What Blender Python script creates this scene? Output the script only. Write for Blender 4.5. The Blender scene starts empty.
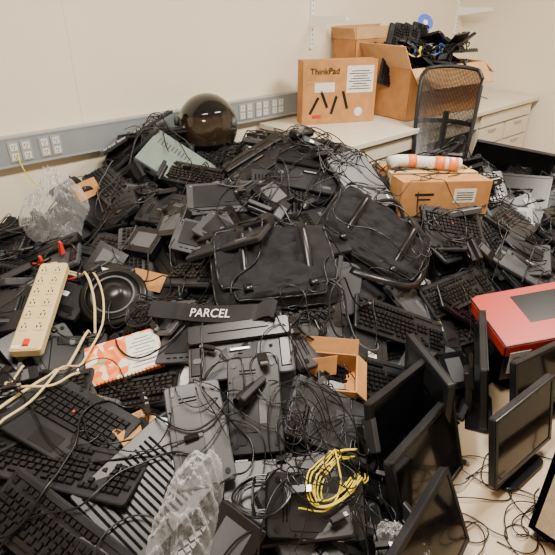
import bpy, math, random
import numpy as np
from mathutils import Vector, Matrix, noise
rnd=random.Random(23)
col=bpy.context.collection
def link(o): col.objects.link(o); return o
# ------------------------------------------------------------ materials
def mat(name,c,rough=.5,metal=0,var=.0,vscale=8,bump=0,bscale=60,c2=None,coat=0,emis=None,spec=.5):
    m=bpy.data.materials.new(name); m.use_nodes=True; nt=m.node_tree; bs=nt.nodes['Principled BSDF']
    bs.inputs['Base Color'].default_value=(*c,1); bs.inputs['Roughness'].default_value=rough; bs.inputs['Metallic'].default_value=metal
    bs.inputs['Specular IOR Level'].default_value=spec
    if coat: bs.inputs['Coat Weight'].default_value=coat
    if emis: bs.inputs['Emission Color'].default_value=(*emis[:3],1); bs.inputs['Emission Strength'].default_value=emis[3]
    if var or c2 or bump:
        tc=nt.nodes.new('ShaderNodeTexCoord')
    if var or c2:
        nz=nt.nodes.new('ShaderNodeTexNoise'); nz.inputs['Scale'].default_value=vscale; nz.inputs['Detail'].default_value=5
        nt.links.new(tc.outputs['Object'],nz.inputs['Vector'])
        r=nt.nodes.new('ShaderNodeValToRGB'); e=r.color_ramp.elements
        e[0].position=.35; e[1].position=.68
        e[0].color=(*[x*(1-var) for x in c],1); e[1].color=(*(c2 if c2 else [min(1,x*(1+var)) for x in c]),1)
        nt.links.new(nz.outputs['Fac'],r.inputs[0]); nt.links.new(r.outputs[0],bs.inputs['Base Color'])
    if bump:
        n2=nt.nodes.new('ShaderNodeTexNoise'); n2.inputs['Scale'].default_value=bscale; n2.inputs['Detail'].default_value=3
        nt.links.new(tc.outputs['Object'],n2.inputs['Vector'])
        b=nt.nodes.new('ShaderNodeBump'); b.inputs['Strength'].default_value=bump; b.inputs['Distance'].default_value=.01
        nt.links.new(n2.outputs['Fac'],b.inputs['Height']); nt.links.new(b.outputs[0],bs.inputs['Normal'])
    return m
def clear_mat(name,base=.06,k=.55):
    m=bpy.data.materials.new(name); m.use_nodes=True; nt=m.node_tree; nt.nodes.clear()
    o=nt.nodes.new('ShaderNodeOutputMaterial'); mx=nt.nodes.new('ShaderNodeMixShader'); tr=nt.nodes.new('ShaderNodeBsdfTransparent'); pb_=nt.nodes.new('ShaderNodeBsdfPrincipled')
    pb_.inputs['Base Color'].default_value=(.92,.93,.95,1); pb_.inputs['Roughness'].default_value=.08; pb_.inputs['Specular IOR Level'].default_value=1.0
    lw=nt.nodes.new('ShaderNodeLayerWeight'); lw.inputs['Blend'].default_value=.5
    pw=nt.nodes.new('ShaderNodeMath'); pw.operation='POWER'; pw.inputs[1].default_value=2.5
    ad=nt.nodes.new('ShaderNodeMath'); ad.operation='MULTIPLY_ADD'; ad.inputs[1].default_value=k; ad.inputs[2].default_value=base; ad.use_clamp=True
    tc=nt.nodes.new('ShaderNodeTexCoord'); n2=nt.nodes.new('ShaderNodeTexVoronoi'); n2.inputs['Scale'].default_value=60
    b=nt.nodes.new('ShaderNodeBump'); b.inputs['Strength'].default_value=.5; b.inputs['Distance'].default_value=.004
    nt.links.new(tc.outputs['Object'],n2.inputs['Vector']); nt.links.new(n2.outputs['Distance'],b.inputs['Height']); nt.links.new(b.outputs[0],pb_.inputs['Normal'])
    nt.links.new(lw.outputs['Facing'],pw.inputs[0]); nt.links.new(pw.outputs[0],ad.inputs[0]); nt.links.new(ad.outputs[0],mx.inputs[0]); nt.links.new(tr.outputs[0],mx.inputs[1]); nt.links.new(pb_.outputs[0],mx.inputs[2]); nt.links.new(mx.outputs[0],o.inputs[0])
    return m
BLK,BLK2,KEY,GRY,SCR,MET,WHT,BLU,PORT,RED,SLV,CARD,CARD2,BAG,BEIGE,ORG,YEL,PLAS,DUST,PLASW=range(20)
M_=[mat('black_plastic',(.005,.005,.006),.30,var=.3,vscale=20,spec=.4),
 mat('worn_black_plastic',(.010,.0105,.012),.36,c2=(.024,.0245,.028),vscale=6,spec=.32),
 mat('key_plastic',(.008,.008,.009),.30,spec=.4),
 mat('grey_plastic',(.08,.083,.09),.5,var=.15),
 mat('glossy_screen',(.004,.004,.005),.12,coat=.2,spec=.4),
 mat('bare_metal',(.45,.45,.46),.35,1),
 mat('white_label',(.72,.71,.68),.6,var=.15,vscale=90),
 mat('blue_plug',(.03,.1,.5),.4),
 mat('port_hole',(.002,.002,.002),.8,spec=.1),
 mat('red_plastic',(.52,.028,.016),.4),
 mat('silver_green_metal',(.22,.29,.26),.4,.3,var=.1),
 mat('cardboard',(.48,.235,.085),.85,var=.12,vscale=14,bump=.1,spec=.2),
 mat('cardboard_light',(.57,.34,.16),.85,var=.1,vscale=14,spec=.2),
 mat('bag_fabric',(.006,.006,.007),.75,var=.35,vscale=12,bump=.4,bscale=300,spec=.3),
 mat('beige_plastic',(.62,.49,.25),.45,var=.06),
 mat('orange_print',(.85,.22,.03),.5),
 mat('yellow_cable',(.75,.58,.03),.45),
 clear_mat('clear_plastic',.03),
 mat('dusty_grey_plastic',(.038,.039,.044),.42,c2=(.066,.068,.076),vscale=10,spec=.35),
 clear_mat('milky_plastic',.10,.6)]
# ------------------------------------------------------------ mesh builder
class MB:
    def __init__(s): s.v=[]; s.f=[]; s.m=[]
    def add(s,vs,fs,mi,M=None):
        b=len(s.v)
        s.v+= [M@Vector(p) for p in vs] if M is not None else [Vector(p) for p in vs]
        for f in fs: s.f.append(tuple(i+b for i in f))
        s.m+= [mi]*len(fs) if isinstance(mi,int) else list(mi)
    def obj(s,name,parent=None,smooth=False,mats=None,origin=True,clampy=False):
        me=bpy.data.meshes.new(name)
        if clampy:
            for p in s.v: p.y=min(p.y,-.012); p.z=max(p.z,.001)
        o_=Vector((0,0,0))
        if origin and s.v and parent is None:
            n=len(s.v); o_=Vector((sum(p.x for p in s.v)/n,sum(p.y for p in s.v)/n,min(p.z for p in s.v)))
        me.from_pydata([tuple(p-o_) for p in s.v],[],s.f)
        for m in (mats or M_): me.materials.append(m)
        me.polygons.foreach_set('material_index',s.m)
        if smooth: me.polygons.foreach_set('use_smooth',[True]*len(s.f))
        me.update()
        o=bpy.data.objects.new(name,me); o.location=o_; link(o)
        if parent: o.parent=parent
        return o
BF=[(0,3,2,1),(4,5,6,7),(0,1,5,4),(1,2,6,5),(2,3,7,6),(3,0,4,7)]
def box(b,M,cx,cy,cz,L,W,H,mi=0,t=0,ty=None):
    if ty is None: ty=t
    x,y,z=L/2,W/2,H/2
    b.add([(cx-x,cy-y,cz-z),(cx+x,cy-y,cz-z),(cx+x,cy+y,cz-z),(cx-x,cy+y,cz-z),(cx-x+t,cy-y+ty,cz+z),(cx+x-t,cy-y+ty,cz+z),(cx+x-t,cy+y-ty,cz+z),(cx-x+t,cy+y-ty,cz+z)],BF,mi,M)
def slab(b,M,o,e1,e2,t,mi):
    o=Vector(o);e1=Vector(e1);e2=Vector(e2); n=e1.cross(e2).normalized()*t
    p=[o,o+e1,o+e1+e2,o+e2]; b.add(p+[q+n for q in p],BF,mi,M)
def ring(cx,cy,L,W,r,z,n=3):
    out=[]; r=max(r,.0005)
    for k,(sx,sy) in enumerate([(1,1),(-1,1),(-1,-1),(1,-1)]):
        for i in range(n+1):
            a=math.pi/2*(k+i/n); out.append((cx+sx*(L/2-r)+r*math.cos(a),cy+sy*(W/2-r)+r*math.sin(a),z))
    return out
def loft(b,M,rings,mi,cap=True):
    n=len(rings[0]); vs=[p for r in rings for p in r]; fs=[]
    for k in range(len(rings)-1):
        for i in range(n):
            j=(i+1)%n; fs.append((k*n+i,k*n+j,(k+1)*n+j,(k+1)*n+i))
    if cap: fs.append(tuple(range(n-1,-1,-1))); fs.append(tuple((len(rings)-1)*n+i for i in range(n)))
    b.add(vs,fs,mi,M)
def rbox(b,M,cx,cy,z0,L,W,H,r=.008,c=.002,mi=0,n=3):
    loft(b,M,[ring(cx,cy,L-2*c,W-2*c,r,z0,n),ring(cx,cy,L,W,r,z0+c,n),ring(cx,cy,L,W,r,z0+H-c,n),ring(cx,cy,L-2*c,W-2*c,r,z0+H,n)],mi)
def cyl(b,M,p,q,r,mi,n=14,r2=None):
    p=Vector(p);q=Vector(q); d=(q-p).normalized(); a=d.orthogonal().normalized(); c=d.cross(a); r2=r if r2 is None else r2
    A=[p+(a*math.cos(t)+c*math.sin(t))*r for t in [2*math.pi*i/n for i in range(n)]]
    B=[q+(a*math.cos(t)+c*math.sin(t))*r2 for t in [2*math.pi*i/n for i in range(n)]]
    loft(b,M,[A,B],mi)
def tube(b,M,pts,r,mi,n=8,closed=False):
    pts=[Vector(p) for p in pts]; rings=[]
    N=len(pts)
    for i,p in enumerate(pts):
        d=(pts[(i+1)%N]-pts[i-1]) if closed or 0<i<N-1 else (pts[1]-pts[0] if i==0 else pts[-1]-pts[-2])
        d.normalize(); up=Vector((0,0,1)) if abs(d.z)<.9 else Vector((1,0,0))
        a=d.cross(up).normalized(); c=a.cross(d)
        rings.append([p+(a*math.cos(2*math.pi*k/n)+c*math.sin(2*math.pi*k/n))*r for k in range(n)])
    if closed: rings.append(rings[0])
    loft(b,M,rings,mi,cap=not closed)
def ribbon(b,M,pts,w,t,mi,tz=0):
    pts=[Vector(p) for p in pts]; rs=[]
    for i,p in enumerate(pts):
        d=(pts[min(i+1,len(pts)-1)]-pts[max(i-1,0)]).normalized(); s=d.cross(Vector((0,0,1)))
        s=s.normalized() if s.length>.05 else Vector((1,0,0)); s=(s-Vector((0,0,tz))).normalized(); u=s.cross(d)
        rs.append([p-s*w/2,p+s*w/2,p+s*w/2+u*t,p-s*w/2+u*t])
    loft(b,M,rs,mi)
# ------------------------------------------------------------ items (local, lying in XY, z up)
def keyboard(b,M,body=BLK2,key=KEY,L=.45,W=.155):
    rbox(b,M,0,0,0,L,W,.016,.012,.003,body)
    box(b,M,0,W*.42,.018,L*.96,.018,.005,body,.003)
    px=L*.96/23.2; py=.0182
    def k(cx,cy,w=1,h=1): box(b,M,cx,cy,.0205,px*w*.88,py*h*.86,.009,key,.0018)
    x0=-L*.48+px*.6; y=.046
    for i in range(16):
        if i in(1,): continue
        k(x0+px*(i*.93),y+.004)
    rows=[(15,1.0),(14,1.2),(13,1.35),(12,1.6)]
    for r_,(n,ew) in enumerate(rows):
        yy=y-.0235-py*r_; off=(15-n)*.35
        for i in range(n):
            k(x0+px*(off*.5+i*(14.2/(n-1+.01))*1.0),yy,min(ew*1.25,1.5) if i in(0,n-1) and r_>0 else min(1.0*14.2/(n-1),1.08))
    yy=y-.0235-py*4
    for cx,w in((0,1.4),(1.5,1.2),(2.8,1.2),(6.3,5.3),(10,1.2),(11.4,1.2),(12.7,1.2),(14,1.3)): k(x0+px*cx,yy,w)
    for c in range(3):
        for r_ in (0,1): k(x0+px*(15.8+c),y-.0235-py*r_)
        k(x0+px*(15.8+c),yy)
    k(x0+px*16.8,yy+py)
    for c in range(4):
        for r_ in range(5): 
            if c==3 and r_ in(2,4): continue
            k(x0+px*(19.3+c*1.0),y-.0235-py*r_)
    box(b,M,L*.4,W*.38,.0175,.03,.006,.002,GRY)
keyboard.s=(.45,.155,.024)
def kb_small(b,M): keyboard(b,M,BLK,KEY,.40,.14)
kb_small.s=(.40,.14,.024)
def kb_grey(b,M): keyboard(b,M,DUST,KEY)
kb_grey.s=(.45,.155,.024)
def kb_under(b,M):
    rbox(b,M,0,0,0,.45,.155,.018,.012,.003,BLK2)
    for sx in(-1,1):
        box(b,M,sx*.19,.06,.021,.03,.014,.008,BLK); box(b,M,sx*.19,-.06,.0185,.03,.006,.003,GRY)
    box(b,M,.02,0,.0183,.09,.04,.0008,WHT if rnd.random()<.4 else GRY); box(b,M,.02,.05,.0183,.3,.004,.002,BLK)
kb_under.s=(.45,.155,.02)
def dock(b,M,body=BLK2):
    rbox(b,M,0,-.03,0,.34,.14,.022,.012,.004,body)
    rbox(b,M,0,.055,0,.34,.07,.042,.010,.005,BLK)
    box(b,M,0,-.005,.0245,.075,.014,.008,BLK,.002); box(b,M,0,-.005,.029,.06,.006,.002,MET)
    for sx in(-1,1):
        box(b,M,sx*.1,-.005,.028,.012,.01,.016,GRY,.003); box(b,M,sx*.145,-.03,.0235,.035,.1,.003,BLK,.004)
    rbox(b,M,-.14,-.03,.022,.03,.02,.006,.008,.002,GRY)
    box(b,M,.08,-.07,.0225,.05,.014,.001,GRY); box(b,M,0,.055,.0425,.2,.004,.001,PORT)
    for i,(w,mi) in enumerate([(.016,MET),(.016,MET),(.03,GRY),(.03,GRY),(.014,PORT),(.012,MET),(.018,PORT)]):
        box(b,M,-.13+i*.042,.0905,.02,w,.003,.011,mi)
dock.s=(.34,.18,.04)
def dock_gt(b,M): dock(b,M,DUST)
dock_gt.s=dock.s
def dock_under(b,M,body=BLK2):
    rbox(b,M,0,0,0,.34,.19,.03,.014,.004,body)
    for sx in(-1,1):
        for sy in(-1,1): cyl(b,M,(sx*.14,sy*.07,.03),(sx*.14,sy*.07,.034),.009,BLK,10)
    box(b,M,.03,.02,.0303,.08,.04,.0008,WHT if rnd.random()<.3 else GRY)
    for i in range(7): box(b,M,-.12+i*.012,-.02,.0302,.005,.06,.001,PORT)
    rbox(b,M,.1,-.05,.03,.08,.035,.004,.004,.001,BLK); rbox(b,M,-.02,.065,.03,.07,.02,.003,.004,.001,body); rbox(b,M,0,-.03,.028,.2,.09,.005,.01,.002,body)
    for sx in(-.08,.05,.13): cyl(b,M,(sx,-.085,.0295),(sx,-.085,.031),.004,PORT,8)
    for i in range(4): box(b,M,-.1+i*.06,-.0955,.016,.022,.002,.01,MET if i%2 else PORT)
dock_under.s=(.34,.19,.034)
def dock_g(b,M): dock_under(b,M,DUST)
dock_g.s=dock_under.s
def dock_s(b,M): dock_under(b,M@Matrix.Scale(.84,4))
dock_s.s=(.286,.16,.03)
def dock_sg(b,M): dock_under(b,M@Matrix.Scale(.84,4),DUST)
dock_sg.s=(.286,.16,.03)
def panel(b,M):
    rbox(b,M,0,0,0,.36,.17,.014,.006,.002,DUST); rbox(b,M,0,.01,.014,.30,.12,.004,.006,.0015,BLK2)
    for i in range(12): box(b,M,-.13+i*.0235,-.068,.0145,.014,.005,.001,PORT)
    for sx in(-.16,.16): cyl(b,M,(sx,.07,.013),(sx,.07,.016),.005,MET,8)
panel.s=(.36,.17,.018)
def laptop(b,M,body=BLK2):
    rbox(b,M,0,0,0,.335,.23,.017,.012,.003,BLK); rbox(b,M,0,0,.018,.335,.23,.009,.014,.003,body)
    box(b,M,.13,.085,.0272,.035,.009,.0008,MET)
    for i in range(4): box(b,M,-.12+i*.05,-.1155,.009,.02,.002,.006,PORT)
    for sx in(-1,1): box(b,M,sx*.11,.115,.016,.035,.012,.014,BLK)
laptop.s=(.335,.23,.027)
def laptop_base(b,M):
    rbox(b,M,0,0,0,.34,.235,.02,.012,.003,BLK2); box(b,M,0,.03,.0203,.3,.115,.001,PORT)
    for r_ in range(6):
        for c in range(14):
            if r_==5 and 3<c<9: continue
            box(b,M,-.137+c*.0211,.078-r_*.0192,.0235,.0185,.0165,.005,KEY,.0012)
    box(b,M,-.01,-.018,.0235,.1,.0165,.005,KEY,.0012); box(b,M,-.01,-.078,.0206,.085,.055,.0015,BLK); 
    cyl(b,M,(-.01,.028,.02),(-.01,.028,.029),.004,RED,8)
    box(b,M,.12,-.08,.0203,.03,.02,.0006,WHT if rnd.random()<.4 else GRY)
laptop_base.s=(.34,.235,.026)
def drive(b,M,mi=BLK):
    rbox(b,M,0,0,0,.15,.14,.04,.004,.002,mi); box(b,M,0,0,.0403,.1,.08,.0008,GRY)
    box(b,M,0,-.0705,.02,.13,.002,.02,PORT)
drive.s=(.15,.14,.04)
def drive_s(b,M): drive(b,M,SLV)
drive_s.s=drive.s
def minipc(b,M):
    rbox(b,M,0,0,0,.3,.26,.07,.006,.003,BLK2)
    for i in range(14): box(b,M,-.13+i*.017,0,.0705,.007,.2,.002,PORT)
    for i in range(16): box(b,M,-.13+i*.0165,-.1305,.035,.008,.003,.05,PORT)
    box(b,M,.125,-.131,.035,.02,.003,.05,GRY)
minipc.s=(.3,.26,.07)
def adapter(b,M):
    rbox(b,M,0,0,0,.13,.055,.03,.009,.006,BLK); box(b,M,0,0,.0303,.06,.035,.0006,GRY if rnd.random()<.7 else WHT)
    tube(b,M,[(.065+.008*i,.008*math.sin(i*.8+1),.015-.001*i) for i in range(7)],.003,BLK,6)
adapter.s=(.13,.055,.03)
def coil(b,M):
    mi=rnd.choice([BLK,BLK,BLK2,KEY])
    for k in range(4):
        a=.06+.006*k; c=.035+.005*k; tube(b,M,[(a*math.cos(t),c*math.sin(t)+.004*math.sin(3*t+k),.006+.005*k+.004*math.sin(2*t+k)) for t in [2*math.pi*i/22 for i in range(22)]],.0032,mi,6,True)
    tube(b,M,[(-.02,-.05,.01),(-.022,-.02,.03),(-.02,.02,.03),(-.018,.05,.01)],.004,mi,6)
    rbox(b,M,.095,.01,.0,.045,.024,.018,.004,.003,BLK); box(b,M,.123,.01,.009,.014,.016,.01,MET)
coil.s=(.16,.10,.025)
def mouse(b,M):
    loft(b,M,[ring(0,0,.1,.055,.024,0,5),ring(0,0,.108,.062,.028,.012,5),ring(-.004,0,.09,.052,.024,.028,5),ring(-.006,0,.05,.03,.014,.037,5)],BLK)
    box(b,M,.028,0,.032,.012,.008,.01,GRY,.002)
mouse.s=(.108,.062,.03)
def hub(b,M):
    rbox(b,M,0,0,0,.1,.06,.022,.006,.003,BLK)
    for i in range(4): box(b,M,-.035+i*.022,-.0305,.011,.014,.002,.007,MET)
hub.s=(.1,.06,.022)
def stand(b,M):
    rbox(b,M,0,0,0,.25,.19,.012,.05,.003,BLK2,6); rbox(b,M,0,.03,.012,.07,.045,.10,.008,.003,BLK)
    rbox(b,M,0,.02,.10,.11,.02,.05,.006,.003,BLK2)
    cyl(b,M,(-.05,.03,.11),(.05,.03,.11),.018,BLK,14)
stand.s=(.25,.19,.05)
def monitor(b,M,W=.46,H=.30,foot=True,scr=SCR,z0=.06):
    R_=Matrix.Rotation(math.pi/2,4,'X'); T=M@Matrix.Translation((0,0,z0+H/2))@R_
    rbox(b,T,0,0,-.012,W,H,.026,.01,.003,BLK2)
    for s in(-1,1):
        box(b,T,s*(W/2-.009),0,.0155,.017,H-.004,.004,BLK,.001); box(b,T,0,s*(H/2-.009),.0155,W-.004,.017,.004,BLK,.001)
    box(b,T,0,0,.0142,W-.035,H-.035,.001,scr)
    box(b,T,.02,-(H/2-.009),.018,.03,.004,.001,GRY)
    loft(b,T,[ring(0,0,W*.55,H*.6,.02,-.03),ring(0,0,W*.85,H*.85,.02,-.012)],BLK)
    for i in range(9): box(b,T,-W*.18+i*W*.045,H*.18,-.031,.008,.04,.003,PORT)
    if foot:
        rbox(b,M,0,.05,.0,.24,.18,.012,.04,.003,BLK,6); rbox(b,M,0,.055,.012,.06,.03,z0+H*.4,.008,.003,BLK2)
        box(b,M,0,.042,z0+H*.42,.11,.022,.1,BLK,.004)
# ------------------------------------------------------------ height field
CP=[(-1.9,-.1,.50),(-1.35,-.15,.63),(-1.0,-.2,.75),(-.6,-.2,.74),(-.1,-.25,.64),(-.55,-.95,.86),(.1,-1.1,.68),(0,-1.45,.56),(.1,-1.8,.42),
(-1.38,-1.85,.50),(-1.75,-2.15,.36),(-1.85,-2.3,.30),(-2.33,-1.8,.33),(-2.18,-1.43,.43),(-1.97,-.76,.5),(-.87,-1.95,.32),
(-.6,-2.35,0),(-.85,-2.28,0),(-1.15,-2.3,.08),(-1.0,-2.6,0),(.1,-2.4,.16),(-1.1,-1.4,.68),(.7,-1.35,.52),(.8,-2,.36),(-2.6,-2.2,.1),(-2.0,-2.7,.15),(-1.45,-2.5,.12),(-.4,-2.6,0),(1.3,-1.5,.42),(1.5,-1.1,.3)]
X0,Y0,DX=-2.9,-2.95,.01; NX,NY=470,294
gx=X0+DX*np.arange(NX); gy=Y0+DX*np.arange(NY); GX,GY=np.meshgrid(gx,gy,indexing='ij')
A=np.zeros_like(GX);B=np.zeros_like(GX)
for p in CP:
    w=1/((GX-p[0])**2+(GY-p[1])**2+.015)**1.6; A+=w*p[2]; B+=w
HM=A/B-.11
deskmask=(GX>-.03)&(GY>-.88)
HM[deskmask]=np.minimum(HM[deskmask],.25)
HM=np.maximum(HM,0); BASE=HM.copy(); AVOID=np.zeros(HM.shape,bool)
def ij(x,y): return min(max(int(round((x-X0)/DX)),0),NX-1),min(max(int(round((y-Y0)/DX)),0),NY-1)
def hz(x,y): return HM[ij(x,y)]
def frame(x,y,z,yaw,p=0,q=0):
    c,s=math.cos(yaw),math.sin(yaw)
    X=Vector((c,s,p)).normalized(); Yt=Vector((-s,c,q)); Z=X.cross(Yt).normalized(); Y=Z.cross(X)
    return Matrix(((X.x,Y.x,Z.x,x),(X.y,Y.y,Z.y,y),(X.z,Y.z,Z.z,z),(0,0,0,1)))
def settle(L,W,Hh,x,y,yaw,tilt=.1,pct=80,clamp=.8,update=True,p=None,q=None,bias=0,avoid=False):
    c,s=math.cos(yaw),math.sin(yaw)
    lx,ly=np.meshgrid(np.linspace(-L/2,L/2,9),np.linspace(-W/2,W/2,6),indexing='ij'); lx=lx.ravel();ly=ly.ravel()
    wx=x+lx*c-ly*s; wy=y+lx*s+ly*c
    if wy.max()>-.06: y-= wy.max()+.06; wy=y+lx*s+ly*c
    if ((wx>-.06)&(wy>-.93)).any():
        if x+.06<y+.93 and y>-.9: x-= (wx.max()+.06)
        else: y-= max(0,(wy.max()+.93))
        wx=x+lx*c-ly*s; wy=y+lx*s+ly*c
    ii=np.clip(((wx-X0)/DX).round().astype(int),0,NX-1); jj=np.clip(((wy-Y0)/DX).round().astype(int),0,NY-1)
    h=HM[ii,jj]; Am=np.c_[lx,ly,np.ones_like(lx)]
    sol=np.linalg.lstsq(Am,h,rcond=None)[0]
    bp=bias*(.669*c+.743*s); bq=bias*(-.669*s+.743*c)
    P=float(np.clip(sol[0]+bp+rnd.gauss(0,tilt),-clamp,clamp)) if p is None else p
    Q=float(np.clip(sol[1]+bq+rnd.gauss(0,tilt),-clamp,clamp)) if q is None else q
    off=float(np.percentile(h-(P*lx+Q*ly),pct))
    M=frame(x,y,off,yaw,P,Q)
    if update or avoid:
        a,b_=np.meshgrid(np.arange(-L/2,L/2+.001,.009),np.arange(-W/2,W/2+.001,.009),indexing='ij'); a=a.ravel();b_=b_.ravel()
        Mn=np.array(M); pts=Mn[:3,:3]@np.vstack([a,b_,np.full_like(a,Hh)])+Mn[:3,3:4]
        ii=np.clip(((pts[0]-X0)/DX).round().astype(int),0,NX-1); jj=np.clip(((pts[1]-Y0)/DX).round().astype(int),0,NY-1)
        if update: np.maximum.at(HM,(ii,jj),pts[2])
        AVOID[ii,jj]=bool(avoid)
    return M
# ------------------------------------------------------------ core mound
PILE=MB(); b=PILE; st=4; xs=list(range(0,NX,st)); ys=list(range(0,NY,st)); idx={}
for i in xs:
    for j in ys:
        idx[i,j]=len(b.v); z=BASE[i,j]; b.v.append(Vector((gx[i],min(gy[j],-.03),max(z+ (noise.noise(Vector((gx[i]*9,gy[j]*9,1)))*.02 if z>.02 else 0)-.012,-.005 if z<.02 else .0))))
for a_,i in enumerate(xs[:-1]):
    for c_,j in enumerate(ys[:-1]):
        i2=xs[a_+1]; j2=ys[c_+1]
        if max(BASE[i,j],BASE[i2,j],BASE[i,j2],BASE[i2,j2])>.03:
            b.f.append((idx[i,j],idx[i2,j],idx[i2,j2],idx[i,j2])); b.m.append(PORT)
# ------------------------------------------------------------ filler
KINDS=[(keyboard,17),(kb_grey,5),(kb_small,9),(kb_under,4),(dock,15),(dock_gt,5),(dock_under,9),(dock_s,6),(dock_g,5),(dock_sg,5),(panel,7),(laptop,4),(laptop_base,8),(drive,5),(minipc,2),(stand,5)]
SM=[(adapter,12),(mouse,3),(hub,4),(drive,4),(coil,12),(drive_s,1.2)]
def pick(K):
    t=rnd.random()*sum(k[1] for k in K)
    for k in K:
        t-=k[1]
        if t<=0: return k[0]
    return K[-1][0]
def base(x,y): return BASE[ij(x,y)]
def scatter(n,K,tilt,pct,lo=.06,cap=.13,bias=.0,av=False):
    c=0; tries=0
    while c<n and tries<n*20:
        tries+=1
        x=rnd.uniform(-2.75,1.6); y=rnd.uniform(-2.85,-.1)
        bz=base(x,y)
        if bz<lo or (x>-.1 and y>-.97) or hz(x,y)>bz+cap: continue
        if av and AVOID[ij(x,y)]: continue
        fn=pick(K); L,W,Hh=fn.s
        M=settle(L,W,Hh*.9,x,y,rnd.uniform(0,2*math.pi),tilt,pct,bias=bias)
        fn(PILE,M); c+=1
scatter(190,KINDS,.15,65,bias=.08)
scatter(50,SM,.2,55)
scatter(290,KINDS,.38,50,cap=.12,bias=.14)
# ------------------------------------------------------------ hero items  (x, y, yaw deg)
def D(a): return math.radians(a)
def hero(fn,name,x,y,yaw,tilt=.07,pct=68,**k):
    L,W,Hh=fn.s; M=settle(L,W,Hh,x,y,D(yaw),tilt,pct,**k); b=MB(); fn(b,M); return b.obj(name,clampy=True)
def silver_box(b,M):
    rbox(b,M,0,0,0,.36,.26,.05,.004,.002,SLV); box(b,M,0,-.1305,.025,.32,.003,.03,GRY)
    for i in range(10): box(b,M,-.14+i*.02,.06,.0503,.008,.04,.001,GRY)
    box(b,M,.1,-.05,.0503,.06,.04,.0008,WHT); box(b,M,-.1,-.1325,.025,.03,.002,.012,PORT)
silver_box.s=(.36,.26,.05)
hero(minipc,'desktop_computer',-.9,-.22,-10); hero(laptop_base,'laptop',-1.06,-.20,-10); hero(laptop,'laptop',-.92,-.2,-8); hero(keyboard,'keyboard',-1.0,-.17,-5)
hero(silver_box,'network_switch',-.95,-.45,-50,avoid=True)
hero(keyboard,'keyboard',-.90,-.68,-60,bias=.1,avoid=True); hero(keyboard,'keyboard',-1.3,-.42,-95)
hero(dock,'docking_station',-.70,-.85,-20); hero(dock_gt,'docking_station',-.52,-.78,-50,bias=.15); hero(dock_under,'docking_station',-.42,-1.0,-65)
hero(keyboard,'keyboard',-.36,-.84,-60,bias=.1)
hero(dock,'docking_station',-.62,-1.13,-45,bias=.1); hero(laptop_base,'laptop',-.28,-1.02,-30); hero(dock,'docking_station',-.40,-1.24,-40,bias=.1,avoid=True)
hero(dock_under,'docking_station',-1.20,-.84,-65,bias=.1); hero(panel,'docking_station',-1.02,-1.0,-35,bias=.2)
hero(panel,'laptop_cover',-1.56,-1.60,-54); hero(dock_gt,'docking_station',-1.52,-1.72,-40,bias=.1)
hero(laptop,'laptop',-1.70,-2.13,-34); hero(minipc,'desktop_computer',-1.97,-1.88,9,bias=.1,pct=45)
hero(dock_sg,'docking_station',-1.80,-1.88,-116,p=-.6,q=.05,pct=78,avoid=True); hero(dock_s,'docking_station',-1.61,-1.90,-127,p=-.7,q=.15,pct=78,avoid=True)
hero(dock_g,'docking_station',-1.42,-2.04,-38,bias=.2)
hero(dock_s,'docking_station',-1.66,-2.2,-30,bias=.1)
hero(keyboard,'keyboard',-2.12,-1.70,-57,pct=60); hero(laptop_base,'laptop',-2.05,-1.58,-66,bias=.1,avoid=True); hero(keyboard,'keyboard',-1.12,-1.94,-27,bias=.15,avoid=True)
hero(keyboard,'keyboard',-.80,-1.84,-31,bias=.15,avoid=True); hero(keyboard,'keyboard',-.36,-1.84,-5,bias=.1,avoid=True); hero(laptop_base,'laptop',.26,-1.76,9,bias=.1)
hero(laptop_base,'laptop',-.16,-1.66,-30,bias=.1); hero(laptop,'laptop',-1.78,-.26,-108); hero(keyboard,'keyboard',-2.20,-1.88,-69,bias=.05,pct=60)
hero(laptop,'laptop',-.46,-1.30,-91)
# messenger bags
def cushion(b,M,cx,cy,z0,L,W,Hh,mi,seed=0,nu=34,nv=26,wr=.012,k=4):
    vs=[];fs=[]
    for side in(1,0):
        for i in range(nu+1):
            for j in range(nv+1):
                u=-1+2*i/nu; v=-1+2*j/nv
                X=u*math.sqrt(max(0,1-v*v*v*v*.12)); Y=v*math.sqrt(max(0,1-u**4*.12))
                e=(max(0,1-abs(u)**k)**.5)*(max(0,1-abs(v)**k)**.5)
                n=noise.noise(Vector((u*3+seed,v*3,seed)))+.5*noise.noise(Vector((u*8+seed,v*7,seed*2)))
                z=z0+Hh*(.3+.7*e*(1+.35*noise.noise(Vector((u*1.5,v*1.5,seed+3)))))+n*wr if side else z0+Hh*.3-(Hh*.3)*e
                vs.append((cx+X*L/2,cy+Y*W/2,z))
    N=(nu+1)*(nv+1)
    for s in(0,1):
        for i in range(nu):
            for j in range(nv):
                a=s*N+i*(nv+1)+j; q=(a,a+nv+1,a+nv+2,a+1); fs.append(q if s==0 else q[::-1])
    edge=[(i,0) for i in range(nu)]+[(nu,j) for j in range(nv)]+[(i,nv) for i in range(nu,0,-1)]+[(0,j) for j in range(nv,0,-1)]
    for e in range(len(edge)):
        a=edge[e][0]*(nv+1)+edge[e][1]; c=edge[(e+1)%len(edge)]; c=c[0]*(nv+1)+c[1]; fs.append((c,a,a+N,c+N))
    b.add(vs,fs,mi,M)
    tube(b,M,[Vector(vs[i*(nv+1)+j])+Vector((0,0,.001)) for i,j in edge],.004,BLK2,6,True)
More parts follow.
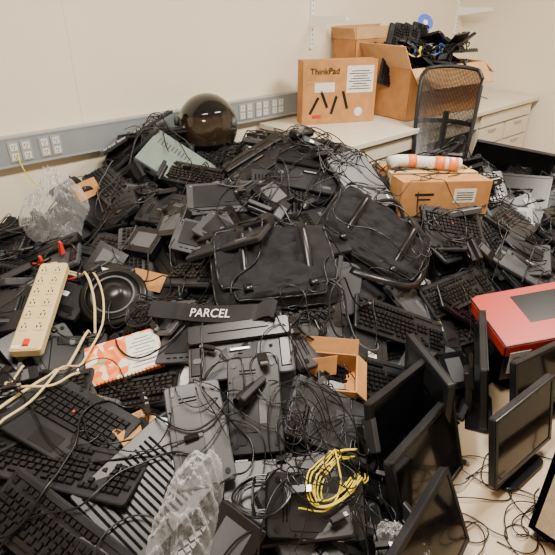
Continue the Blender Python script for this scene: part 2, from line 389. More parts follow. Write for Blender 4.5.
def bag(name,x,y,yaw,L=.44,W=.34,seed=1,loop=True):
    M=settle(L,W,.09,x,y,D(yaw),.0,55,clamp=.55,bias=.18,avoid=True); b=MB()
    cushion(b,M,0,0,0,L,W,.085,BAG,seed,wr=.026); cushion(b,M,0,.02,.072,L*.93,W*.78,.022,BAG,seed+5,wr=.024,k=8)
    cushion(b,M,0,-W*.33,.06,L*.7,W*.25,.03,BAG,seed+9,wr=.008)
    for sx in(-1,1):
        ribbon(b,M,[(sx*L*.25,W*.35-i*.03,.122-.0035*i*i*.25+.002) for i in range(9)],.03,.003,BLK)
        box(b,M,sx*L*.25,-W*.36,.1,.034,.03,.01,BLK,.003)
    tube(b,M,[(-.08+.16*i/10,W/2+.05*math.sin(math.pi*i/10),.05+.03*math.sin(math.pi*i/10)) for i in range(11)],.009,BAG,8)
    if loop: ribbon(b,M,[(L/2*math.cos(t)*1.12-.02,W*.5*math.sin(t)*1.15-.03,.05+.055*math.sin(t*1.5)**2) for t in np.linspace(-1.6,1.2,40)],.035,.003,BLK)
    o=b.obj(name,smooth=True); return o,M
bag('messenger_bag',-1.17,-1.49,-32,.48,.38,1,False); bag('messenger_bag',-.62,-1.52,-60,.50,.36,4)
hero(dock,'docking_station',-1.24,-1.32,-60,avoid=True)
# draped helpers
def drape(pts,r,lift=0,it=2):
    z=[hz(x,y) for x,y in pts]
    z2=[max(z[max(0,i-1):i+2]) for i in range(len(z))]
    for _ in range(it): z2=[(z2[max(0,i-1)]+z2[i]*2+z2[min(len(z2)-1,i+1)])/4 for i in range(len(z2))]
    return [(x,y,max(a,c)+r+lift) for (x,y),a,c in zip(pts,z,z2)]
def cr(pts,n=8):
    out=[]; P=[Vector(p) for p in pts]
    for i in range(len(P)-1):
        p0=P[max(i-1,0)];p1=P[i];p2=P[i+1];p3=P[min(i+2,len(P)-1)]
        for k in range(n):
            t=k/n; out.append(.5*((2*p1)+(p2-p0)*t+(2*p0-5*p1+4*p2-p3)*t*t+(3*p1-p0-3*p2+p3)*t**3))
    return out+[P[-1]]
def dr2(pts,r,lift=0,n=8,it=2):
    return drape([(p.x,p.y) for p in cr([(*p,0) for p in pts],n)],r,lift,it)
def markav(pts,r=4):
    for p in pts:
        i,j=ij(p[0],p[1]); AVOID[max(0,i-r):i+r,max(0,j-r):j+r]=True
def text(s,name,M,size,m,parent=None,ext=.0006):
    c=bpy.data.curves.new(name,'FONT'); c.body=s; c.size=size; c.align_x='CENTER'; c.align_y='CENTER'; c.extrude=ext
    o=bpy.data.objects.new(name,c); link(o); o.data.materials.append(m); o.matrix_world=M
    if parent: 
        bpy.context.view_layer.update(); o.parent=parent; o.matrix_parent_inverse=parent.matrix_world.inverted()
    return o
# cartons
def open_carton(b,M,L,W,Hh,fl=(20,20,20,20),mi=CARD,t=.005,k=.48,fm=CARD2):
    slab(b,M,(-L/2,-W/2,0),(L,0,0),(0,W,0),t,mi)
    slab(b,M,(-L/2,-W/2,0),(L,0,0),(0,0,Hh),-t,mi); slab(b,M,(-L/2,W/2,0),(L,0,0),(0,0,Hh),t,mi)
    slab(b,M,(-L/2,-W/2,0),(0,W,0),(0,0,Hh),t,mi); slab(b,M,(L/2,-W/2,0),(0,W,0),(0,0,Hh),-t,mi)
    for (o,e,d),a in zip([((-L/2,-W/2,Hh),(L,0,0),(0,-1,0)),((L/2,-W/2,Hh),(0,W,0),(1,0,0)),((L/2,W/2,Hh),(-L,0,0),(0,1,0)),((-L/2,W/2,Hh),(0,-W,0),(-1,0,0))],fl):
        if a is None: continue
        a=D(a); v=Vector(d)*math.cos(a)+Vector((0,0,1))*math.sin(a); slab(b,M,o,e,v*W*k,t,fm)
M=settle(.46,.32,.17,-.02,-1.42,D(-30),0,45,clamp=.12,avoid=True); b=MB(); box(b,M,0,0,.085,.48,.33,.17,CARD)
for s in(-1,1): slab(b,M,(-.24,s*.001,.170),(.48,0,0),(0,s*.163,.004),.004,CARD)
box(b,M,0,0,.177,.482,.05,.001,BEIGE); box(b,M,.241,0,.14,.001,.05,.07,BEIGE); box(b,M,-.241,0,.14,.001,.05,.07,BEIGE)
box(b,M,.1,-.166,.10,.12,.002,.07,WHT); box(b,M,-.12,-.166,.11,.10,.002,.012,BLK); box(b,M,-.12,-.166,.085,.07,.002,.008,BLK)
for i in range(4): box(b,M,.1,-.168,.08+i*.012,.09,.001,.004,BLK)
b.obj('cardboard_box')
b=MB(); T=M
tube(b,T,[(-.22+.04*i,.06+.03*math.sin(i*.5)-.004*i,.212+.004*math.sin(i)) for i in range(10)],.032,WHT,14)
for x in(-.12,.02,.08): tube(b,T,[(x,.06+.03*math.sin((x+.22)/.04*.5)-.1*(x+.22),.213),(x+.045,.06+.03*math.sin((x+.265)/.04*.5)-.1*(x+.265),.213)],.0345,ORG,14)
b.obj('mailing_tube',smooth=True)
def smoothed(k=9):
    S=HM.copy()
    for _ in range(3):
        c=np.cumsum(np.pad(S,((k,k),(0,0)),mode='edge'),0); S=(c[2*k:]-c[:-2*k])/(2*k)
        c=np.cumsum(np.pad(S,((0,0),(k,k)),mode='edge'),1); S=(c[:,2*k:]-c[:,:-2*k])/(2*k)
    return S
SM_=np.maximum(smoothed(5)[:NX,:NY],HM-.04)
def crumple(name,x,y,yaw,L,W,Hh,mi,seed,amp=.03,nu=60,nv=44):
    b=MB(); c,s=math.cos(D(yaw)),math.sin(D(yaw)); vs=[];fs=[]
    for i in range(nu+1):
        for j in range(nv+1):
            u=-1+2*i/nu; v=-1+2*j/nv; rr=1+.18*noise.noise(Vector((math.atan2(v,u)*1.5,seed,0)))
            lx=u*L/2*rr*math.sqrt(1-v*v*.35); ly=v*W/2*rr*math.sqrt(1-u*u*.35)
            wx=x+lx*c-ly*s; wy=min(y+lx*s+ly*c,-.02)
            f=lambda k: 1-2*abs(noise.noise(Vector((u*k+seed,v*k*W/L+seed*.3,seed))))
            n=f(3.5)+.55*f(8)+.3*f(19)
            e=max(0,1-u*u)*max(0,1-v*v)
            i1,j1=ij(x+lx*c*.8-ly*s*.8,y+lx*s*.8+ly*c*.8)
            vs.append((wx,wy,SM_[i1,j1]+.006+Hh*e**.6+amp*n*(.3+e)*.6))
            AVOID[i1,j1]=True
    for i in range(nu):
        for j in range(nv): a=i*(nv+1)+j; fs.append((a,a+nv+1,a+nv+2,a+1))
    b.add(vs,fs,mi); return b.obj(name,smooth=True)
crumple('plastic_bag',-1.60,-.40,-40,.30,.30,.11,PLASW,5,.08)
crumple('bubble_wrap',-1.97,-2.05,32,.36,.14,.05,PLASW,8,.08); crumple('bubble_wrap',-2.14,-2.12,-40,.2,.12,.04,PLAS,11,.06)
crumple('plastic_bag',-1.48,-2.40,-60,.2,.12,.06,PLASW,14,.06)
scatter(60,SM,.25,60,cap=.2,av=True)
# cartons, centre and left (mostly buried scraps)
M=settle(.22,.16,.02,-1.31,-1.90,D(-50),0,8,p=0.0,q=.2,avoid=True); b=MB(); open_carton(b,M,.22,.16,.09,(None,-50,55,None),CARD,k=.32,fm=CARD)
slab(b,M,(-.1,.0,.03),(.14,.03,.01),(0,.03,.06),.004,CARD); b.obj('cardboard_box')
M=settle(.2,.12,.02,-1.47,-1.04,D(-60),.05,40,bias=.3); b=MB(); slab(b,M,(-.08,-.05,0),(.15,0,.0),(0,.08,.01),.004,CARD); slab(b,M,(-.08,.03,.01),(.15,0,.0),(0,.02,-.04),.004,CARD); b.obj('cardboard_flap')
M=settle(.2,.1,.02,-1.90,-1.70,D(10),.05,50); b=MB(); slab(b,M,(-.07,-.04,0),(.14,0,.0),(0,.06,.0),.004,CARD); slab(b,M,(-.07,.02,.0),(.14,0,.0),(0,.04,-.02),.004,CARD); b.obj('cardboard_flap')
M=settle(.2,.14,.06,-1.42,-.30,D(-80),.05,20); b=MB(); box(b,M,0,0,.04,.22,.13,.08,CARD); box(b,M,0,0,.0805,.22,.03,.001,BEIGE); b.obj('cardboard_box')
# shoulder strap with lettering
b=MB(); sp=dr2([(-1.64,-1.36),(-1.58,-1.45),(-1.52,-1.56),(-1.45,-1.67),(-1.40,-1.75)],.0,.02,6,60); markav(sp,8)
ribbon(b,None,sp,.062,.010,BLK2,tz=.7); strap=b.obj('shoulder_strap',smooth=False)
i0=len(sp)//2; pm=Vector(sp[i0]); dd=(Vector(sp[i0+5])-Vector(sp[i0-5])).normalized()
yw=math.atan2(dd.y,dd.x); Mt=frame(pm.x,pm.y,pm.z,yw,dd.z/max(.1,math.hypot(dd.x,dd.y)),.7)
text('PARCEL','lettering',Mt@Matrix.Translation((0,0,.0125)),.044,M_[WHT],strap)
# orange printed notebook
pm_=bpy.data.materials.new('orange_printed_card'); pm_.use_nodes=True; nt=pm_.node_tree; bs=nt.nodes['Principled BSDF']; tc=nt.nodes.new('ShaderNodeTexCoord'); vo=nt.nodes.new('ShaderNodeTexVoronoi'); vo.inputs['Scale'].default_value=40; rp=nt.nodes.new('ShaderNodeValToRGB'); rp.color_ramp.interpolation='CONSTANT'
for k,(p_,c_) in enumerate([(0,(.85,.14,.03)),(.45,(.85,.72,.55)),(.62,(.9,.32,.06)),(.85,(.3,.4,.2))]):
    e=rp.color_ramp.elements[k] if k<2 else rp.color_ramp.elements.new(p_); e.position=p_; e.color=(*c_,1)
nt.links.new(tc.outputs['Object'],vo.inputs['Vector']); nt.links.new(vo.outputs['Color'],rp.inputs[0]); nt.links.new(rp.outputs[0],bs.inputs['Base Color'])
M_.append(pm_); PRINT=20
M=settle(.25,.16,.02,-1.78,-1.40,D(-27),0,60,bias=.05,avoid=True); b=MB(); rbox(b,M,0,0,0,.26,.165,.02,.004,.002,PRINT); box(b,M,.07,0,.0205,.11,.15,.001,WHT)
for i in range(9): box(b,M,.07,-.06+i*.014,.0213,.09-.02*(i%3),.003,.0006,GRY)
for i in range(20): tube(b,M,[(-.122+i*.0128,-.078,.022),(-.122+i*.0128,-.088,.024),(-.122+i*.0128,-.09,.008),(-.122+i*.0128,-.08,-.002)],.0015,BLK,5)
b.obj('spiral_notebook')
# red / black box right
M=settle(.42,.32,.13,-.20,-2.14,D(-34),0,35,clamp=.12,avoid=True); b=MB(); rbox(b,M,0,0,0,.44,.34,.20,.003,.002,BLK); box(b,M,0,0,.2003,.43,.33,.001,RED); box(b,M,.0,-.171,.17,.43,.002,.05,RED); box(b,M,-.221,0,.17,.002,.33,.05,RED); box(b,M,-.15,-.173,.10,.09,.002,.12,WHT)
for i in range(6): box(b,M,-.15,-.1745,.07+i*.012,.06,.001,.004,BLK)
box(b,M,.04,-.173,.08,.14,.002,.03,WHT); box(b,M,-.223,.03,.09,.002,.10,.05,WHT); box(b,M,.07,.03,.2012,.24,.18,.001,BLK); b.obj('product_box')
# round cable base
M=settle(.26,.26,.03,-1.66,-1.10,D(0),0,75,bias=.15,avoid=True); b=MB()
def disc(r,z): return [(r*math.cos(2*math.pi*i/40),r*math.sin(2*math.pi*i/40),z) for i in range(40)]
loft(b,M,[disc(.11,0),disc(.13,.005),disc(.13,.016),disc(.12,.024),disc(.055,.03),disc(.04,.05),disc(.025,.06)],BLK); tube(b,M,disc(.08,.03),.005,GRY,8,True); tube(b,M,disc(.105,.03),.004,BLK,8,True)
b.obj('monitor_stand_base',smooth=True)
# power strip
M=settle(.46,.11,.04,-1.91,-1.05,D(-127),0,90,p=-.25,q=.0,avoid=True); b=MB(); rbox(b,M,0,0,.0,.44,.105,.04,.012,.006,BEIGE)
for i in range(6):
    for sy in(-1,1):
        cx=-.175+i*.058; cy=sy*.025
        rbox(b,M,cx,cy,.04,.042,.034,.003,.008,.001,BEIGE)
        for k in(-1,1): box(b,M,cx+.005,cy+k*.007,.0435,.011,.0035,.0012,PORT)
        cyl(b,M,(cx-.010,cy,.042),(cx-.010,cy,.0442),.003,PORT,8)
box(b,M,.19,0,.044,.03,.02,.008,RED,.002); box(b,M,.205,-.03,.0403,.012,.03,.001,WHT)
b.obj('power_strip')
for nm,P,r,mi in(('power_cord',[(-1.78,-.80),(-1.72,-.90),(-1.72,-1.04),(-1.78,-1.18),(-1.88,-1.27),(-1.98,-1.34),(-2.10,-1.40),(-2.28,-1.48)],.005,BEIGE),
    ('power_cord',[(-1.80,-.78),(-1.74,-.82),(-1.69,-.96),(-1.71,-1.12),(-1.82,-1.28),(-1.96,-1.38),(-2.12,-1.49),(-2.3,-1.52)],.004,BEIGE),
    ('power_cord',[(-2.06,-1.24),(-2.12,-1.28),(-2.14,-1.38),(-2.05,-1.46),(-1.95,-1.44)],.004,BEIGE),
    ('red_test_lead',[(-1.83,-.74),(-1.77,-.80),(-1.76,-.88),(-1.68,-.94)],.004,RED),('black_test_lead',[(-1.70,-.72),(-1.66,-.82),(-1.72,-.92),(-1.68,-1.02)],.005,BLK)):
    b=MB(); tube(b,None,dr2(P,r,.012),r,mi,8); b.obj(nm,smooth=True)
b=MB(); tube(b,None,cr([(-1.60,-.06,.84),(-1.60,-.09,.78),(-1.57,-.12,.70),(-1.52,-.16,.64),(-1.5,-.2,hz(-1.5,-.2)+.01)],6),.003,YEL,6); b.obj('yellow_cord',smooth=True)
b=MB()
for x,y in((-1.80,-.76),(-1.71,-.76)): 
    z=hz(x,y)+.03; box(b,None,x,y,z,.018,.03,.05,RED,.004)
b.obj('test_clip')
# yellow cable coil
b=MB()
for k in range(6):
    R1=.10+.008*k; R2=.026+.006*k; ph=.22+rnd.uniform(-.1,.1)
    pts=[(-1.55+R1*math.cos(t)*math.cos(ph)-R2*math.sin(t)*math.sin(ph),-2.19+R1*math.cos(t)*math.sin(ph)+R2*math.sin(t)*math.cos(ph)) for t in [.4+(2*math.pi-.8)*i/34 for i in range(35)]]
    if k==0: markav(pts,3)
    tube(b,None,drape(pts,.003,.003*k,14),.0022,YEL,6)
b.obj('yellow_cable_coil',smooth=True)
b=MB(); tube(b,None,dr2([(-1.72,-2.20),(-1.66,-2.24),(-1.58,-2.22),(-1.5,-2.12)],.003,.01),.0024,YEL,6); b.obj('yellow_cable',smooth=True)
# helmet
b=MB(); hx,hy=-.60,-.27; hb=max(hz(hx,hy),.68)
M=frame(hx,hy,hb+.09,D(-50),0,0)@Matrix.Scale(1.15,4); vs=[];fs=[];ms=[]; nu,nv=56,30
def isvis(az,el): return (abs(((az-1.5*math.pi+math.pi)%(2*math.pi))-math.pi)<1.2 and -.35<el<.5)
for j in range(nv+1):
    el=-.75+(math.pi/2+.75)*j/nv
    for i in range(nu):
        az=2*math.pi*i/nu
        r=.985 if isvis(az,el) else 1.03
        vs.append((.145*r*math.cos(el)*math.cos(az),.17*r*math.cos(el)*math.sin(az),.155*r*math.sin(el)))
for j in range(nv):
    for i in range(nu):
        i2=(i+1)%nu; el=-.75+(math.pi/2+.75)*(j+.5)/nv; az=2*math.pi*(i+.5)/nu
        fs.append((j*nu+i,j*nu+i2,(j+1)*nu+i2,(j+1)*nu+i)); ms.append(21 if isvis(az,el) else 4)
M_.append(mat('smoked_visor',(.025,.016,.010),.08,spec=.6)); b.add(vs,fs,ms,M)
for s in(-1,1): cyl(b,M,(s*.13,-.03,.03),(s*.155,-.03,.03),.025,GRY,16)
tube(b,M,[(.148*math.cos(.72)*math.cos(2*math.pi*i/40),.173*math.cos(.72)*math.sin(2*math.pi*i/40),-.105) for i in range(40)],.012,BLK,8,True)
b.obj('motorcycle_helmet',smooth=True)
# ------------------------------------------------------------ monitors
def mon(x,y,yaw,lean=0,roll=0,z=0,**k):
    b=MB(); M=Matrix.Translation((x,y,z))@Matrix.Rotation(D(yaw),4,'Z')@Matrix.Rotation(D(lean),4,'X')@Matrix.Rotation(D(roll),4,'Y'); monitor(b,M,**k); return b.obj('monitor')
mon(-1.16,-2.20,5,-14,4,.02,W=.42,H=.33,z0=.10)
mon(-1.22,-2.34,8,-18,3,.02,W=.42,H=.29,z0=.07)
mon(-1.42,-2.51,14,-26,5,.02,W=.40,H=.26,z0=.05)
mon(-.98,-2.12,62,-4,0,.0,W=.30,H=.40,z0=.05)
mon(-.80,-2.43,-4,-12,0,.0,W=.38,H=.28,z0=.05)
mon(-.42,-2.36,-12,-14,0,.0,W=.44,H=.26,z0=.05)
mon(-.62,-2.18,30,-10,0,.0,W=.42,H=.28,z0=.10)
mon(1.05,-1.30,-60,18,8,.34,W=.50,H=.32,z0=.04,foot=False,scr=BLK)
mon(.55,-1.58,-75,-50,-6,.34,W=.46,H=.30,z0=.04,foot=False,scr=BLK)
# cart
b=MB(); cx0,cy0=-1.04,-2.56; Hc=.52
slab(b,None,(cx0,cy0,.05),(.8,0,0),(0,0,Hc-.05),.02,22); slab(b,None,(cx0,cy0-.55,.05),(0,.55,0),(0,0,Hc-.05),.02,22)
slab(b,None,(cx0,cy0-.55,.05),(.8,0,0),(0,0,Hc-.05),-.02,22); slab(b,None,(cx0+.8,cy0-.55,.05),(0,.55,0),(0,0,Hc-.05),-.02,22); box(b,None,cx0+.4,cy0-.275,.06,.8,.55,.02,22)
for e in(((cx0,cy0,Hc),(cx0+.8,cy0,Hc)),((cx0,cy0-.55,Hc),(cx0+.8,cy0-.55,Hc)),((cx0,cy0-.55,Hc),(cx0,cy0,Hc)),((cx0+.8,cy0-.55,Hc),(cx0+.8,cy0,Hc))): cyl(b,None,e[0],e[1],.016,BLK,10)
for x in(cx0+.05,cx0+.75):
    for y in(cy0-.05,cy0-.5): cyl(b,None,(x-.012,y,.025),(x+.012,y,.025),.025,BLK,14); box(b,None,x,y,.045,.03,.03,.02,MET)
M_.append(mat('canvas',(.62,.52,.38),.9,var=.08,vscale=30,bump=.3,bscale=200)); b.obj('laundry_cart')
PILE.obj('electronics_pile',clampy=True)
# ------------------------------------------------------------ cables
cu=bpy.data.curves.new('cable_tangle','CURVE'); cu.dimensions='3D'; cu.bevel_depth=.0028; cu.bevel_resolution=1; cu.resolution_u=2
for m in(M_[BLK],M_[KEY],M_[GRY],M_[BLK2]): cu.materials.append(m)
pb=MB()
def cable(x,y,n,h,mi,rad=1,wild=.28,lift=.0,av=True):
    pts=[];k=rnd.gauss(0,.12)
    for i in range(n):
        if av and AVOID[ij(x,y)]: break
        pts.append((x,y)); k=k*.9+rnd.gauss(0,wild*.35); h+=k
        x+=.022*math.cos(h); y+=.022*math.sin(h)
        if not(-2.8<x<1.6) or not(-2.8<y<-.06) or (x>-.06 and y>-.93): break
    if len(pts)<8: return
    L=rnd.uniform(0,.02); ph=rnd.uniform(0,6); P=[(a,b_,c+lift+L*(.5+.5*math.sin(i*.35+ph))) for i,(a,b_,c) in enumerate(drape(pts,.003,0,3))]
    s=cu.splines.new('NURBS'); s.points.add(len(P)-1); s.order_u=3; s.use_endpoint_u=True; s.material_index=mi
    for q,p in zip(s.points,P): q.co=(*p,1); q.radius=rad
    d=Vector(P[-1])-Vector(P[-2]); M=frame(*P[-1],math.atan2(d.y,d.x)); 
    if rnd.random()<.5:
        c=rnd.choices([BLK,BLK2,GRY,BLU],[50,30,8,1.5])[0]; big=rnd.random()<.3; rbox(pb,M,.015,0,-.008,.04,.03 if big else .018,.014,.003,.002,c); box(pb,M,.04,0,-.001,.012,.022 if big else .012,.007,MET)
n=0
while n<350:
    x=rnd.uniform(-2.7,1.5); y=rnd.uniform(-2.75,-.08)
    if base(x,y)<.08: continue
    mi=rnd.choices(range(4),[55,22,4,14])[0]
    cable(x,y,rnd.randint(12,55),rnd.uniform(0,6.28),mi,rnd.choice([.7,.9,1,1,1.3]),rnd.choice([.12,.25,.45]),av=rnd.random()<.72); n+=1
for _ in range(40): cable(rnd.gauss(-1.5,.12),rnd.gauss(-2.08,.1),50,rnd.uniform(0,6.28),0,.7,.5,.004,av=rnd.random()<.5)
for _ in range(26): cable(rnd.gauss(-1.62,.12),rnd.gauss(-1.2,.12),45,rnd.uniform(0,6.28),0,1,.5,.01)
for _ in range(16): cable(rnd.gauss(-.5,.25),rnd.gauss(-1.0,.2),45,rnd.uniform(0,6.28),0,1,.4,.01,av=False)
for _ in range(9): cable(rnd.gauss(-1.0,.12),rnd.gauss(-2.42,.06),35,rnd.uniform(0,6.28),0,.8,.5,.0)
o=bpy.data.objects.new('cable_tangle',cu); link(o); pb.obj('plugs',parent=o)
# ------------------------------------------------------------ room
wallm=mat('painted_wall',(.83,.745,.60),.75,var=.03,vscale=1.5,bump=.06,bscale=40)
floorm=mat('tan_vinyl_floor',(.48,.36,.23),.4,var=.1,vscale=3)
ceilm=mat('ceiling_paint',(.8,.78,.74),.9,var=.03)
def rb(n,a,b_,m):
    o=MB(); box(o,None,*[(a[i]+b_[i])/2 for i in range(3)],*[b_[i]-a[i] for i in range(3)],0); return o.obj(n,mats=[m])
rb('wall_back',(-4,0,0),(2.5,.1,2.6),wallm); rb('wall_right',(2.5,-4.2,0),(2.6,.1,2.6),wallm); rb('wall_left',(-4.1,-4.2,0),(-4,.1,2.6),wallm); rb('wall_front',(-4,-4.3,0),(2.5,-4.2,2.6),wallm)
rb('floor',(-4.1,-4.3,-.1),(2.6,.1,0),floorm); rb('ceiling',(-4.1,-4.3,2.6),(2.6,.1,2.7),ceilm)
rb('trim_1',(-1.22,-.003,.93),(-1.21,0,2.6),wallm)
# raceway
b=MB(); rm=[mat('raceway_paint',(.25,.28,.295),.45,var=.05),mat('outlet_white',(.72,.70,.64),.4),M_[PORT],mat('raceway_plate',(.33,.36,.37),.4)]
box(b,None,-1.75,-.026,.85,4.2,.05,.13,0,.0,0); box(b,None,-1.75,-.028,.918,4.2,.054,.008,3); box(b,None,-1.75,-.028,.782,4.2,.054,.008,3)
for gx_ in(-1.58,-1.43,-.14,.0,.14,-2.4):
    for dx in(-.03,.03):
        box(b,None,gx_+dx,-.054,.85,.052,.006,.098,3)
        for dz in(-.024,.024):
            box(b,None,gx_+dx,-.058,.85+dz,.034,.005,.034,1)
            for s in(-1,1): box(b,None,gx_+dx+s*.006,-.061,.855+dz,.003,.002,.010,2)
            box(b,None,gx_+dx,-.061,.842+dz,.005,.002,.005,2)
b.obj('power_raceway',mats=rm)
# shelf tracks
for i,(x,zb,zk) in enumerate([(.5,1.19,1.38),(2.36,1.2,1.40)]):
    b=MB(); box(b,None,x,-.009,(zb+2.45)/2,.026,.016,2.45-zb,0)
    for k in range(40): box(b,None,x,-.0175,zb+.03+k*.03,.006,.002,.014,2)
    b.add([(x-.008,-.018,zk+.02),(x+.008,-.018,zk+.02),(x+.008,-.018,zk-.05),(x-.008,-.018,zk-.05),(x-.008,-.33,zk+.02),(x+.008,-.33,zk+.02),(x+.008,-.33,zk+.0),(x-.008,-.33,zk+.0)],BF,0)
    b.obj('shelf_track',mats=[mat('white_metal',(.92,.93,.94),.3),M_[MET],M_[GRY]])
# desk
dm=[mat('desk_laminate',(.70,.63,.50),.4,var=.04),mat('desk_side',(.57,.51,.40),.5,var=.04),M_[PORT],M_[MET]]
b=MB(); rbox(b,None,1.24,-.435,.715,2.48,.83,.035,.006,.004,0)
box(b,None,1.24,-.43,.66,2.40,.76,.11,1)
for x0,w in((.03,.42),(1.55,.42),(1.99,.42)):
    box(b,None,x0+w/2,-.43,.31,w,.76,.58,1)
    for k,(z0,h) in enumerate([(.04,.26),(.31,.14),(.46,.14)]):
        box(b,None,x0+w/2,-.818,z0+h/2,w-.02,.018,h-.008,0,.0); box(b,None,x0+w/2,-.83,z0+h-.03,.11,.012,.014,3)
box(b,None,1.0,-.1,.36,1.1,.02,.6,1)
box(b,None,.62,-.818,.655,1.14,.018,.085,0); box(b,None,1.98,-.818,.655,.84,.018,.085,0)
b.obj('desk',mats=dm)
# laptop box on desk
M=frame(.17,-.27,.752,D(-27)); b=MB(); box(b,M,.26,.06,.20,.52,.12,.40,CARD); box(b,M,.26,.06,.401,.50,.03,.001,CARD2); box(b,M,.40,-.001,.28,.19,.002,.17,WHT)
for i in range(8): box(b,M,.40,-.0025,.22+i*.016,.16-.03*(i%3),.001,.005,BLK)
for x,z,r in((.06,.12,.5),(.13,.16,-.4),(.20,.12,.3),(.28,.15,-.3)):
    T=M@Matrix.Translation((x+.02,-.002,z))@Matrix.Rotation(r,4,'Y'); box(b,T,0,0,0,.018,.002,.12,BLK)
box(b,M,.10,-.001,.27,.15,.002,.006,CARD2); box(b,M,.15,-.002,.235,.14,.002,.06,WHT); box(b,M,.10,-.002,.05,.06,.002,.02,RED); cyl(b,M,(.4,-.001,.07),(.4,-.003,.07),.03,WHT,20); bx1=b.obj('laptop_shipping_box')
text('ThinkPad','printed_lettering',M@Matrix.Translation((.15,-.004,.335))@Matrix.Rotation(math.pi/2,4,'X'),.055,M_[BLK],bx1)
# big cartons on desk
b=MB(); M=frame(1.20,-.49,.752,D(-6)); open_carton(b,M,.80,.46,.34,(-50,-30,100,60),CARD,k=.36)
box(b,M,0,0,.2,.78,.44,.1,BLK); b.obj('moving_carton')
b=MB(); M2=frame(.95,-.15,.752,D(-2)); open_carton(b,M2,.5,.22,.50,(95,None,95,70),CARD,k=.35); b.obj('moving_carton')
b=MB()
for i in range(34):
    fn=rnd.choice([keyboard,kb_small,dock,drive,adapter,laptop,hub,kb_under]); T=M@Matrix.Translation((rnd.uniform(-.3,.3),rnd.uniform(-.12,.14),.27+.006*i))@Matrix.Rotation(rnd.uniform(0,6.3),4,'Z')@Matrix.Rotation(rnd.uniform(-.7,.7),4,'Y')@Matrix.Rotation(rnd.uniform(-.5,.5),4,'X')
    fn(b,T@Matrix.Scale(.8,4))
for x,r in((-.36,1.2),(-.29,1.35),(-.22,1.1),(-.12,1.25)):
    keyboard(b,M@Matrix.Translation((x,.0,.40))@Matrix.Rotation(.4,4,'Z')@Matrix.Rotation(-r,4,'Y')@Matrix.Rotation(.9,4,'X')@Matrix.Scale(.9,4))
for i in range(40):
    x,y=rnd.uniform(-.3,.33),rnd.uniform(-.15,.15); z=.44; h=rnd.uniform(0,6.3); pts=[]
    for k in range(22):
        pts.append((x,y,z+.03*math.sin(k*.5+i))); h+=rnd.gauss(.1,.5); x=max(-.36,min(.36,x+.025*math.cos(h))); y=max(-.2,min(.2,y+.025*math.sin(h)))
    tube(b,M,cr(pts,2),.0045,[BLU,YEL,GRY,YEL,BLU][i//8] if i%8==0 else BLK,6)
b.obj('boxed_electronics')
b=MB(); T=M@Matrix.Translation((-.02,.02,.60))@Matrix.Rotation(D(-20),4,'Z')@Matrix.Rotation(D(60),4,'X')
loft(b,T,[[(.06*math.cos(t),.06*math.sin(t),z) for t in [2*math.pi*i/36 for i in range(36)]] for z in(0,.0015)],BLU); cyl(b,T,(0,0,-.001),(0,0,.003),.018,WHT,20); b.obj('compact_disc')
b=MB(); tube(b,None,cr([(1.75,-.3,.757),(1.85,-.45,.757),(1.95,-.4,.757),(2.05,-.5,.757),(2.0,-.62,.757)],6),.004,BLU,6); b.obj('network_cable',smooth=True)
# office chair
b=MB(); M=Matrix.Translation((.54,-1.10,0))@Matrix.Rotation(D(118),4,'Z')
loft(b,M,[ring(0,0,.44,.42,.08,.44,6),ring(0,0,.49,.47,.1,.46,6),ring(0,0,.49,.47,.1,.50,6),ring(0,0,.42,.40,.1,.525,6)],BAG)
def backpt(u,v):
    w_=.195*(.82+.30*v-.16*v*v); return Vector((u*w_,-.21-.17*v-.05*(1-u*u)+.03*math.sin(v*3.1),.56+.54*v+.02*(1-u*u)*v))
fr=[backpt(-1,v) for v in np.linspace(.05,.93,12)]+[backpt(u,1.0) for u in np.linspace(-.85,.85,9)]+[backpt(1,v) for v in np.linspace(.93,.05,12)]+[backpt(u,0) for u in np.linspace(.85,-.85,9)]
tube(b,M,fr,.013,BLK2,8,True)
for v in np.linspace(.02,.98,76): tube(b,M,[backpt(u,v) for u in np.linspace(-1,1,9)],.0023,BLK,4)
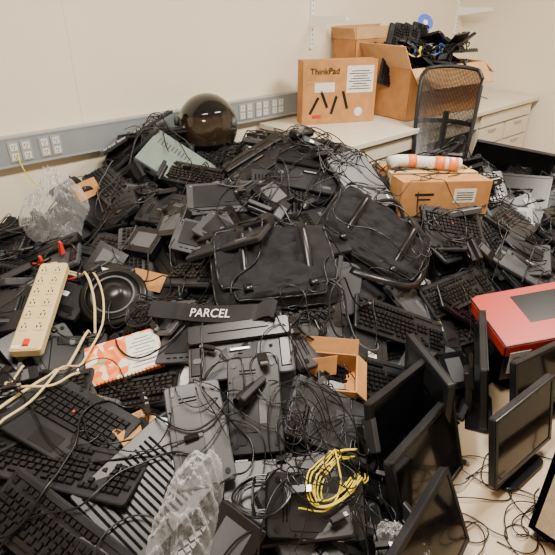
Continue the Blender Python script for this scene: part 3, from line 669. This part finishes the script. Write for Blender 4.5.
for u in np.linspace(-.95,.95,40): tube(b,M,[backpt(u,v) for v in np.linspace(.01,.99,9)],.0018,BLK,4)
tube(b,M,[(0,-.02,.42),(0,-.2,.43),(0,-.28,.5),(0,-.33,.7),(0,-.37,.85)],.02,BLK,8)
tube(b,M,[backpt(u,.42)+Vector((0,-.02,0)) for u in np.linspace(-1,1,9)],.014,BLK,8)
cyl(b,M,(0,0,.1),(0,0,.44),.026,GRY); 
for k in range(5):
    a=2*math.pi*k/5; c_,s_=math.cos(a),math.sin(a); cyl(b,M,(0,0,.11),(.29*c_,.29*s_,.075),.024,BLK,10,.015); cyl(b,M,(.29*c_-.02*s_,.29*s_+.02*c_,.028),(.29*c_+.02*s_,.29*s_-.02*c_,.028),.028,BLK,14)
b.obj('office_chair')
# lights: ceiling fixtures
lm=mat('light_diffuser',(.9,.9,.9),.5,emis=(1,.95,.87,3))
for x,y in((-1.7,-1.9),(.7,-1.9)):
    e=bpy.data.objects.new('ceiling_light',None); e.location=(x,y,2.59); link(e)
    o=MB(); box(o,None,0,0,-.02,1.24,.64,.04,0); q=o.obj('frame',mats=[ceilm],origin=False); q.parent=e
    o=MB(); box(o,None,0,0,-.043,1.18,.58,.006,0); q=o.obj('diffuser',mats=[lm],origin=False); q.parent=e
    l=bpy.data.lights.new('panel','AREA'); l.shape='RECTANGLE'; l.size=1.15; l.size_y=.40; l.energy=98; l.color=(1,.915,.79)
    lo=bpy.data.objects.new('lamp',l); lo.location=(0,0,-.06); lo.parent=e; link(lo)
w=bpy.data.worlds.new('w'); bpy.context.scene.world=w; w.use_nodes=True; w.node_tree.nodes['Background'].inputs[0].default_value=(.8,.8,.8,1); w.node_tree.nodes['Background'].inputs[1].default_value=.1
# camera
cam=bpy.data.cameras.new('camera'); co=bpy.data.objects.new('camera',cam); link(co)
co.location=(-2.35,-2.82,1.55); co.rotation_euler=(math.pi/2-D(28.9),0,D(-42)); cam.sensor_width=36; cam.lens=36*520/555; cam.clip_start=.02
bpy.context.scene.camera=co
